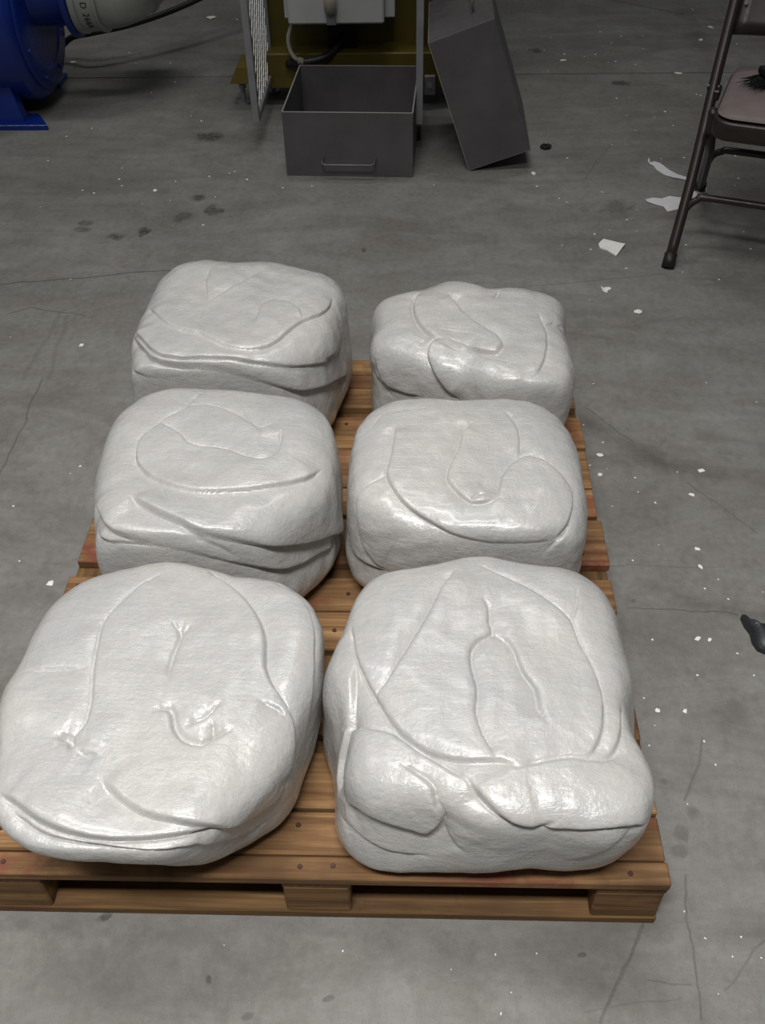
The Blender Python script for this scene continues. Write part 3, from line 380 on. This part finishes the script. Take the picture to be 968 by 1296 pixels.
# ------------------------------------------------------------------ steel drawers
HW, DD, HH, TH = .438, .445, .218, .003
def make_drawer(root):
    p = root
    obj('front_panel', B(0, HW, 0, TH, 0, HH, bev=.0006), M['steel'], p)
    obj('back_panel', B(0, HW, DD-TH, DD, 0, HH, bev=.0006), M['steel'], p)
    for x in (0, HW-TH): obj('side_panel', B(x, x+TH, TH, DD-TH, 0, HH, bev=.0006), M['steel'], p)
    obj('bottom_panel', B(TH, HW-TH, TH, DD-TH, 0, TH), M['steel'], p)
    rb = bmesh.new()
    box(rb, 0, HW, -.0008, TH+.0008, HH, HH+.0016); box(rb, 0, HW, DD-TH-.0008, DD+.0008, HH, HH+.0016)
    box(rb, -.0008, TH+.0008, TH, DD-TH, HH, HH+.0016); box(rb, HW-TH-.0008, HW+.0008, TH, DD-TH, HH, HH+.0016)
    rim = obj('rim', rb, M['steel_rim'], p); rim['label'] = 'folded steel rim with its highlight put into the colour'  # highlight along the folded rim is painted by the pale colour
    hx0, hx1, hz = HW*.5-.09, HW*.5+.09, HH*.30
    hp = [(hx0, .001, hz), (hx0, -.02, hz-.002), (hx0+.002, -.036, hz-.006), (hx0+.01, -.041, hz-.008), (hx1-.01, -.041, hz-.008), (hx1-.002, -.036, hz-.006), (hx1, -.02, hz-.002), (hx1, .001, hz)]
    h = obj('handle', T(hp, .0035, 8), M['steel'], p, True); h['label'] = 'bent steel rod handle'
    for x in (hx0, hx1): obj('handle_boss', T([(x, .001, hz), (x, -.004, hz)], .007, 10), M['steel'], h)
d1 = empty('steel_drawer', (.194, 2.584, 0), math.atan2(-.020, .438)); make_drawer(d1)
tag(d1, 'open grey sheet-steel drawer standing flat on the floor with wire handle facing forward', 'drawer', 'sheet-steel drawers')
# second drawer stands on its back end, front and handle upwards, tipped onto its edge against the guard door post
d2 = empty('steel_drawer', (0, 0, 0)); make_drawer(d2)
tag(d2, 'grey sheet-steel drawer stood on end and leaning sideways against the machine guard', 'drawer', 'sheet-steel drawers')
a = math.radians(19.6)
# local axes of the drawer: x (width) -> back, y (depth, front at 0) -> down the leaning length, z (height, bottom at 0) -> towards the left
lean = Matrix.Rotation(-a, 4, 'Y')
ax = Matrix(((0, 0, -1, HH), (1, 0, 0, 0), (0, -1, 0, DD), (0, 0, 0, 1)))
d2.matrix_world = Matrix.Translation((.829, 2.612, .001)) @ Matrix.Rotation(math.radians(-1.0), 4, 'Z') @ lean @ ax

# ------------------------------------------------------------------ machine with guard doors
mc = empty('machine', (.45, 3.2, 0)); tag(mc, 'olive-yellow machine with open mesh guard doors and pale grey control box', 'machine')
def mp(name, bm, mat, smooth=False, parent=None, kind=None):
    bmesh.ops.translate(bm, verts=bm.verts, vec=(-.45, -3.2, 0))
    return obj(name, bm, mat, parent or mc, smooth, kind=kind)
mp('plinth', B(.0, .92, 3.2, 3.42, .075, .204, bev=.004), M['olive'])
bm = bmesh.new()   # splayed ledge at the left end
vv = [(-.05, 3.2, .154), (.0, 3.2, .154), (.0, 3.32, .165), (-.045, 3.32, .165), (-.082, 3.19, .098), (.0, 3.19, .098), (.0, 3.32, .098), (-.082, 3.32, .098)]
v = [bm.verts.new(q) for q in vv]
for f in ((0, 1, 2, 3), (4, 7, 6, 5), (0, 4, 5, 1), (1, 5, 6, 2), (2, 6, 7, 3), (3, 7, 4, 0)): bm.faces.new([v[i] for i in f])
mp('ledge', bm, M['olive'])
mp('body_panel', B(.07, .90, 3.30, 3.75, .204, 1.25, bev=.006), M['olive'])
mp('panel_seam', B(.07, .90, 3.292, 3.301, .204, .214), M['olive'])
mp('duct_opening', B(.304, .412, 3.26, 3.31, .196, .335, bev=.003), M['hole'])  # solid block; the shade inside the opening is put into its colour
cb = mp('control_box', B(.178, .525, 3.09, 3.27, .338, .62, bev=.006), M['boxgrey'])
mp('side_flange', B(.525, .563, 3.14, 3.27, .345, .62, bev=.003), M['boxgrey'], parent=cb)
mp('side_flange', B(.160, .178, 3.14, 3.27, .345, .62, bev=.003), M['boxgrey'], parent=cb)
mp('latch_plate', B(.318, .352, 3.078, 3.092, .338, .385, bev=.002), M['galv'], parent=cb)
bm = bmesh.new(); tube(bm, [(.335, 3.085, .385), (.335, 3.06, .40), (.335, 3.055, .46)], .022, 12); mp('latch_knob', bm, M['conduit'], True, parent=cb)
cd = mp('conduit', T(spline([(.188, 3.18, .345), (.178, 3.17, .31), (.165, 3.16, .275), (.168, 3.155, .235), (.185, 3.15, .205), (.215, 3.16, .186)], 6), .008, 10), M['conduit'], True)
for q, e in (((.188, 3.18, .345), (.181, 3.172, .32)), ((.198, 3.153, .196), (.218, 3.161, .184))): mp('conduit_nut', T([q, e], .013, 8), M['conduit'], parent=cd)
mp('black_hose', T(spline([(.36, 3.27, .25), (.33, 3.20, .215), (.28, 3.17, .195), (.215, 3.16, .186), (.15, 3.19, .17)], 6), .014, 10), M['black'], True)
def lev_foot(x, y):
    f = mp('leveling_foot', T([(x, y, .008), (x, y, .11)], .009, 10), M['galv'])
    mp('foot_pad', T([(x, y, 0), (x, y, .008)], .026, 14), M['galv'], parent=f)
    mp('foot_nut', T([(x, y, .06), (x, y, .073)], .016, 6), M['galv'], parent=f)
lev_foot(-.045, 3.26); lev_foot(.82, 3.30); lev_foot(.06, 3.38)
pl = mp('bracket_plate', B(.674, .716, 3.180, 3.2, .053, .125, bev=.002), M['galv'])
mp('bolt', T([(.695, 3.180, .09), (.695, 3.174, .09)], .010, 6), M['steel_rim'], parent=pl)
def guard_door(x0, x1, y0, y1, z0, z1, outer):
    b = .026; bm = bmesh.new()
    for ya in (y0, y1-b): box(bm, x0, x1, ya, ya+b, z0, z1, bev=.002)
    for za in (z0, z1-b): box(bm, x0, x1, y0+b, y1-b, za, za+b, bev=.002)
    fr = mp('guard_door', bm, M['galv'])
    sb = bmesh.new(); xc = (x0+x1)/2
    def strand(ya, za, yb, zb, dx):
        d = Vector((0, yb-ya, zb-za)); L = d.length; d.normalize(); nn = Vector((0, -d.z, d.y))*.0030
        vs = []
        for q in (Vector((xc+dx, ya, za)), Vector((xc+dx, yb, zb))):
            for sx in (-.0012, .0012):
                for sn in (-1, 1): vs.append(sb.verts.new(q+Vector((sx, 0, 0))+nn*sn))
        for f in ((0, 1, 3, 2), (4, 6, 7, 5), (0, 4, 5, 1), (2, 3, 7, 6), (0, 2, 6, 4), (1, 5, 7, 3)): sb.faces.new([vs[i] for i in f])
    ya, yb, za, zb = y0+b*.6, y1-b*.6, z0+b*.6, z1-b*.6
    dz = .060; sl = .95; H = (yb-ya)*sl
    k = za-H
    while k < zb:
        for sg in (1, -1):
            p0, p1 = (ya, k), (yb, k+H)
            t0 = max(0, (za-k)/H); t1 = min(1, (zb-k)/H)
            if t1 > t0:
                ys = ya+t0*(yb-ya); ye = ya+t1*(yb-ya)
                if sg < 0: ys, ye = ya+yb-ys, ya+yb-ye
                strand(ys, k+t0*H, ye, k+t1*H, .001*sg)
        k += dz
    ms = mp('mesh_infill', sb, M['strand'], parent=fr, kind='stuff'); ms['label'] = 'bright diamond wire mesh'
    for z in (z0+.12, z1-.12): mp('hinge', T([(xc, y1+.006, z-.03), (xc, y1+.006, z+.03)], .009, 10), M['galv'], parent=fr)
    return fr
guard_door(.058, .083, 2.80, 3.285, .098, 1.0, -1)
guard_door(.641, .666, 2.775, 3.285, .098, 1.0, 1)

# ------------------------------------------------------------------ blue blower
bl = empty('blower', (-.95, 3.25, 0)); tag(bl, 'glossy blue blower on foot brackets with silver outlet pipe', 'machine')
def bp(name, bm, mat, deg=35, parent=None):
    bmesh.ops.translate(bm, verts=bm.verts, vec=(.95, -3.25, 0))
    return smooth_by_angle(obj(name, bm, mat, parent or bl), deg)
CY, CZ, RR = 3.27, .335, .30
bp('casing', lathe_x(bmesh.new(), [(-1.45, .24), (-1.40, RR-.01), (-1.38, RR), (-.83, RR), (-.815, RR-.006), (-.80, RR-.022), (-.797, RR-.03)], CY, CZ, 64), M['blue'])
ec = bp('end_cover', lathe_x(bmesh.new(), [(-.80, .262), (-.788, .262), (-.784, .255), (-.784, .19), (-.788, .185)], CY, CZ, 56), M['blue'])
for k in range(8):
    t = 2*math.pi*(k+.4)/8; y, z = CY+.225*math.cos(t), CZ+.225*math.sin(t)
    bp('bolt', T([(-.786, y, z), (-.778, y, z)], .009, 6), M['blue'], 20, ec)
NY, NZ = 3.28, .42
bp('outlet_neck', lathe_x(bmesh.new(), [(-.80, .135), (-.79, .128), (-.66, .128), (-.655, .13)], NY, NZ, 48), M['blue'])
bp('outlet_flange', lathe_x(bmesh.new(), [(-.655, .165), (-.652, .168), (-.634, .168), (-.631, .165)], NY, NZ, 48), M['blue'])
cl = bp('pipe_collar', lathe_x(bmesh.new(), [(-.631, .150), (-.628, .156), (-.606, .156), (-.603, .148), (-.60, .148), (-.545, .146), (-.541, .152), (-.530, .152), (-.527, .143)], NY, NZ, 56), M['alu'])
# elbow: bends backwards and up
bm = bmesh.new()
path = spline([(-.53, NY, NZ), (-.49, NY, NZ+.002), (-.44, NY+.025, NZ+.015), (-.40, NY+.075, NZ+.04), (-.375, NY+.14, NZ+.08), (-.36, NY+.22, NZ+.13), (-.35, NY+.30, NZ+.18)], 6)
tube(bm, path, [.140-.022*i/(len(path)-1) for i in range(len(path))], 36)
el = bp('pipe_elbow', bm, M['alu'], 60)
bm = bmesh.new(); q = path[14]; d = (path[15]-path[13]).normalized()
tube(bm, [q-d*.008, q+d*.008], .137, 36); bp('weld_ring', bm, M['alu'], 35, el)
# printed number on the collar
RT = .1483; TA = math.radians(207)      # text runs down the near side, letter tops to the right
for ci, ch_ in enumerate('D 266A'):
    if ch_ == ' ': continue
    cu = bpy.data.curves.new('number', 'FONT'); cu.body = ch_; cu.size = .033; cu.align_x = 'CENTER'; cu.align_y = 'CENTER'
    to = bpy.data.objects.new('number', cu); C.objects.link(to); bpy.context.view_layer.update()
    tm = bpy.data.meshes.new_from_object(to.evaluated_get(bpy.context.evaluated_depsgraph_get())); bpy.data.objects.remove(to)
    bm = bmesh.new(); bm.from_mesh(tm); bpy.data.meshes.remove(tm)
    bmesh.ops.subdivide_edges(bm, edges=[e for e in bm.edges if e.calc_length() > .012], cuts=2)
    for v in bm.verts:
        u, w = v.co.x+(ci-2.5)*.019, v.co.y; t = TA + u/RT
        v.co = Vector((-.573+w, NY+RT*math.cos(t), NZ+RT*math.sin(t)))
    bp('printed_character', bm, M['ink'], 35, cl)
# foot brackets
def foot(x0, x1, y0, y1):
    bm = bmesh.new()
    pts = [(x0, y0), (x1-.0, y0), (x1-.07, y1), (x0, y1)]
    lo = [bm.verts.new((x, y, 0)) for x, y in pts]; hi = [bm.verts.new((x, y, .020)) for x, y in pts]
    bm.faces.new(lo[::-1]); bm.faces.new(hi)
    for i in range(4): bm.faces.new((lo[i], lo[(i+1) % 4], hi[(i+1) % 4], hi[i]))
    bmesh.ops.bevel(bm, geom=list(bm.edges), offset=.002, segments=1, affect='EDGES')
    return bp('foot_plate', bm, M['blue'], 30)
fp = foot(-1.42, -.762, 2.996, 3.115)
bm = bmesh.new()
vs = [(-1.38, 3.03, .02), (-.862, 3.03, .02), (-.90, 3.045, .22), (-1.34, 3.045, .22)]
A = [bm.verts.new(q) for q in vs]; Bv = [bm.verts.new((q[0], q[1]+.05, q[2])) for q in vs]
bm.faces.new(A); bm.faces.new(Bv[::-1])
for i in range(4): bm.faces.new((A[i], Bv[i], Bv[(i+1) % 4], A[(i+1) % 4]))
bmesh.ops.recalc_face_normals(bm, faces=bm.faces)
bp('foot_bracket', bm, M['blue'])
bp('foot_plate', B(-1.42, -.84, 3.44, 3.56, 0, .02, bev=.002), M['blue'])
bp('foot_bracket', B(-1.36, -.90, 3.46, 3.51, .02, .22, bev=.002), M['blue'])
cab = obj('power_cable', T(spline([(-.95, 3.72, .012), (-.86, 3.73, .10), (-.74, 3.68, .14), (-.60, 3.74, .15), (-.44, 3.85, .17), (-.28, 4.0, .20), (-.10, 4.2, .24), (.06, 4.45, .22), (.16, 4.8, .10), (.2, 5.1, .011)], 8), .0125, 10), M['black'], None, True)
tag(cab, 'thick black cable running from the blue blower behind the machine', 'cable')

# ------------------------------------------------------------------ folding chair
ch = empty('folding_chair', (1.388, 1.945, 0), math.radians(-21)); tag(ch, 'dark brown metal folding chair with taupe padded seat', 'chair')
CW = .45
for x in (0.0, CW):
    lg = obj('front_leg', T(spline([(x, 0, .012), (x+(.004 if x == 0 else -.004), .14, .235), (x, .28, .457), (x, .40, .655), (x, .455, .745), (x, .485, .80)], 5), .0155, 12), M['brown'], ch, True)
    d = Vector((0, .53, .85)).normalized()
    obj('foot_cap', T([(x, -.004, .0), (x, .018, .036)], [.0195, .0185], 12), M['foot'], lg, True)
    xi = x+(.026 if x == 0 else -.026)
    rl = obj('rear_leg', T([(xi, .085, .425), (xi, .30, .235), (xi-(.02 if x == 0 else -.02), .545, .012)], .0140, 12), M['brown'], ch, True)
    obj('foot_cap', T([(xi-(.021 if x == 0 else -.021), .558, 0), (xi-(.018 if x == 0 else -.018), .53, .03)], .018, 12), M['foot'], rl, True)
    obj('hinge_plate', B(min(x, xi)+.004, max(x, xi)-.004, .235, .29, .40, .428, bev=.003), M['brown'], ch)
    obj('seat_pivot', T([(x-.016, .262, .428), (x+.016, .262, .428)], .010, 10), M['brown'], ch)
obj('front_stretcher', T(spline([(0, .075, .12), (.012, .088, .150), (.035, .096, .172), (.07, .10, .180), (CW-.07, .10, .180), (CW-.035, .096, .172), (CW-.012, .088, .150), (CW, .075, .12)], 5), .0105, 10), M['brown'], ch, True)
obj('rear_stretcher', T(spline([(.022, .375, .165), (.035, .37, .195), (.06, .365, .212), (.09, .362, .218), (CW-.09, .362, .218), (CW-.06, .365, .212), (CW-.035, .37, .195), (CW-.022, .375, .165)], 5), .0105, 10), M['brown'], ch, True)
def rounded(bm, x0, x1, y0, y1, z0, z1, r, bev, seg=6, dome=0.0):
    ring = []
    for cx, cy, s in ((x1-r, y1-r, 0), (x0+r, y1-r, 1), (x0+r, y0+r, 2), (x1-r, y0+r, 3)):
        for k in range(seg+1):
            t = math.pi/2*(s+k/seg); ring.append((cx, cy, math.cos(t), math.sin(t)))
    prof = [(0, z0+bev), (-bev, z0)] ; layers = [(r-bev, z0), (r, z0+bev), (r, z1-bev), (r-bev*.3, z1-bev*.3), (r-bev, z1)]
    rr = []
    for q, z in layers: rr.append([bm.verts.new((cx+c*q, cy+s*q, z)) for cx, cy, c, s in ring])
    if dome:
        mx, my = (x0+x1)/2, (y0+y1)/2; last = rr[-1]
        for f, h in ((.75, .6), (.45, .9)):
            rr.append([bm.verts.new((mx+(v.co.x-mx)*f, my+(v.co.y-my)*f, z1+dome*h)) for v in last])
    n = len(ring)
    for A, Bq in zip(rr[:-1], rr[1:]):
        for k in range(n): bm.faces.new((A[k], A[(k+1) % n], Bq[(k+1) % n], Bq[k]))
    bm.faces.new(rr[0][::-1]); bm.faces.new(rr[-1])
    return bm
obj('seat_pan', rounded(bmesh.new(), .034, CW-.034, -.012, .405, .388, .437, .05, .006), M['brown'], ch, True)
obj('seat_pad', rounded(bmesh.new(), .040, CW-.040, -.004, .398, .434, .455, .05, .012, dome=.012), M['pad'], ch, True)
# backrest: curved sheet between the uprights
bm = bmesh.new(); rows_ = []
for z, yb in ((.548, .335), (.58, .355), (.68, .416), (.76, .464), (.79, .482)):
    rows_.append([(x, yb+.030*(1-((x-CW/2)/(CW/2))**2)) + (z,) for x in np.linspace(.008, CW-.008, 13)])
G = [[bm.verts.new(q) for q in r] for r in rows_]
for A, Bq in zip(G[:-1], G[1:]):
    for i in range(12): bm.faces.new((A[i], A[i+1], Bq[i+1], Bq[i]))
g = bmesh.ops.extrude_face_region(bm, geom=list(bm.faces)); bmesh.ops.translate(bm, verts=[v for v in g['geom'] if isinstance(v, bmesh.types.BMVert)], vec=(0, .008, -.004))
bmesh.ops.recalc_face_normals(bm, faces=bm.faces)
bk = obj('backrest', bm, M['brown'], ch, True)
for x in (.03, CW-.03): obj('rivet', T([(x, .385+.03*(1-((x-CW/2)/(CW/2))**2)-.018, .62), (x, .385+.03*(1-((x-CW/2)/(CW/2))**2)-.002, .62)], .006, 8), M['steel_rim'], bk)

# brush lying on the seat
br = empty('bristle_brush', (1.575, 2.085, .4665), math.radians(15)); tag(br, 'black bristle brush lying on the taupe chair seat', 'brush')
obj('brush_block', B(.0, .16, -.03, .03, .024, .046, bev=.006, seg=2), M['bristle'], br)
bb = bmesh.new(); rg = random.Random(4)
for i in range(700):
    x, y = rg.uniform(-.004, .155), rg.uniform(-.028, .028); dx, dy = rg.gauss(-.008, .020), rg.gauss(0, .020)
    if x < .03: dx -= rg.uniform(.0, .03)
    tube(bb, [(x, y, .022), (x+dx*.5, y+dy*.5, .012), (x+dx, y+dy, .002+abs(rg.gauss(0, .004)))], [.0011, .0009, .0004], 4)
bs = obj('bristles', bb, M['bristle'], br, kind='stuff')

# ------------------------------------------------------------------ scraps and crumbs on the floor
def scrap(name, key, mat, thick, lift, label, cat, dome=0.0, seed=1):
    P = SCRAPS[key]; cx = sum(q[0] for q in P)/len(P); cy = sum(q[1] for q in P)/len(P)
    bm = bmesh.new(); vs = [bm.verts.new((x-cx, y-cy, 0)) for x, y in P]; f = bm.faces.new(vs)
    if f.normal.z < 0: f.normal_flip()
    bm.normal_update()
    if bm.faces[:][0].normal.z < 0: bmesh.ops.reverse_faces(bm, faces=bm.faces)
    bmesh.ops.triangulate(bm, faces=bm.faces)
    for _ in range(2): bmesh.ops.subdivide_edges(bm, edges=bm.edges, cuts=1, use_grid_fill=True)
    bmesh.ops.triangulate(bm, faces=bm.faces)
    bd = {v for v in bm.verts if v.is_boundary}; bpts = [v.co.copy() for v in bd]
    mx = max(max(abs(v.co.x), abs(v.co.y)) for v in bm.verts)
    for v in bm.verts:
        d = min((v.co-b).length for b in bpts)
        hh = .5+.5*noise.noise(Vector((v.co.x*22/ max(.04, mx)*.05+seed, v.co.y*22/max(.04, mx)*.05, seed*1.7)))
        v.co.z += lift*max(0, hh)*(.3+.7*abs(v.co.x)/mx) + dome*min(1, d/.012)
    g = bmesh.ops.extrude_face_region(bm, geom=list(bm.faces)); nv = [v for v in g['geom'] if isinstance(v, bmesh.types.BMVert)]
    bmesh.ops.translate(bm, verts=nv, vec=(0, 0, thick))
    bmesh.ops.recalc_face_normals(bm, faces=bm.faces)
    zmin = min(v.co.z for v in bm.verts); bmesh.ops.translate(bm, verts=bm.verts, vec=(0, 0, -zmin))
    o = obj(name, bm, mat, None, True, loc=(cx, cy, .0003)); smooth_by_angle(o, 50)
    return tag(o, label, cat)
scrap('film_strip', 'strip', M['paper'], .001, .012, 'narrow curled white film strip beside the chair leg', 'scrap', seed=2)
scrap('film_sheet', 'sheet', M['paper'], .001, .004, 'ragged pale sheet scrap lying under the folding chair leg', 'scrap', seed=5)
scrap('folded_scrap', 'fold', M['crumb'], .004, .010, 'bright white folded scrap on open floor left of the chair foot', 'scrap', seed=3)
scrap('thin_chip', 'chip', M['paper'], .0015, .002, 'thin pale chip just behind the back right bale', 'scrap', seed=4)
scrap('rubber_scrap', 'rubber', M['rub'], .006, .004, 'black rubbery scrap at the right edge, away from the pallet', 'scrap', dome=.016, seed=6)
# small black clump
bm = bmesh.new(); bmesh.ops.create_icosphere(bm, subdivisions=3, radius=.016)
for v in bm.verts:
    n_ = noise.noise(v.co*140); v.co *= 1+.55*n_; v.co.x *= 1.1; v.co.z = max(v.co.z*.55+.007, 0)
o = obj('dirt_clump', bm, M['hole'], None, loc=(1.112, 2.80, 0)); tag(o, 'small black clump on the floor right of the leaning drawer', 'debris')
meshes = []
for i in range(7):
    bm = bmesh.new(); bmesh.ops.create_icosphere(bm, subdivisions=1, radius=1)
    for v in bm.verts:
        v.co *= 1+.6*noise.noise(v.co*1.3+Vector((i*9.1, 0, 0))); v.co.z = max(v.co.z*.45+.3, 0)
    me = bpy.data.meshes.new('crumb'); bm.to_mesh(me); bm.free(); me.materials.append(M['crumb']); meshes.append(me)
rg = random.Random(11)
for x, y, s in CRUMBS:
    o = inst('crumb', rg.choice(meshes), None, (x, y, 0), (0, 0, rg.uniform(0, 6.28)), (s*rg.uniform(.65, 1.1), s*rg.uniform(.5, .8), s*.6))
    tag(o, 'tiny white crumb, a mere speck on the concrete floor', 'crumb', 'white crumbs scattered on the floor')
FLAKE_LABELS = [
    'white flake just behind the saw-cut joint, right of the leaning drawer',
    'farther white flake of the pair left of the chair backrest',
    'nearer white flake of the pair left of the chair backrest',
    'elongated white flake lying in the saw-cut floor joint left of the chair',
    'white flake on the floor at the lower right corner of the leaning drawer',
    'ragged white flake between the folded white scrap and the back right bale',
    'chunky white flake on open floor below the folded scrap, nearest the back right bale',
    'slanting white flake farther back beside the pallet edge by the right middle bale',
    'rounder white flake nearer the front beside the pallet edge by the right middle bale',
    'farthest of the long white flakes in the dark tyre mark right of the pallet',
    'thin white flake on the floor in front of the dark tyre mark right of pallet',
    'squarish white flake standing alone on the floor right of the right middle bale',
    'thin white flake beside a small dark spot right of the right middle bale',
    'long white flake left of the black rubber scrap',
    'small round white flake left of the black rubber scrap',
    'white flake on the floor left of the open drawer, amid dark spots',
    'white flake alone on the floor left of the back left bale',
    'angular white flake on the floor left of the front left bale',
    'large white flake far back between the blue blower and the machine',
    'white flake at the foot of the blue blower under the black cable',
    'white flake beside the pallet, right of the front right bale, nearer the pallet',
    'white flake right of the front right bale, farther from the pallet']
for (x, y, a_, b_), lb in zip(FLAKES, FLAKE_LABELS):
    o = inst('flake', rg.choice(meshes), None, (x, y, 0), (0, 0, rg.uniform(-.5, .5)), (a_, b_, min(a_, b_)*.5))
    tag(o, lb, 'flake', 'larger white flakes on the floor')
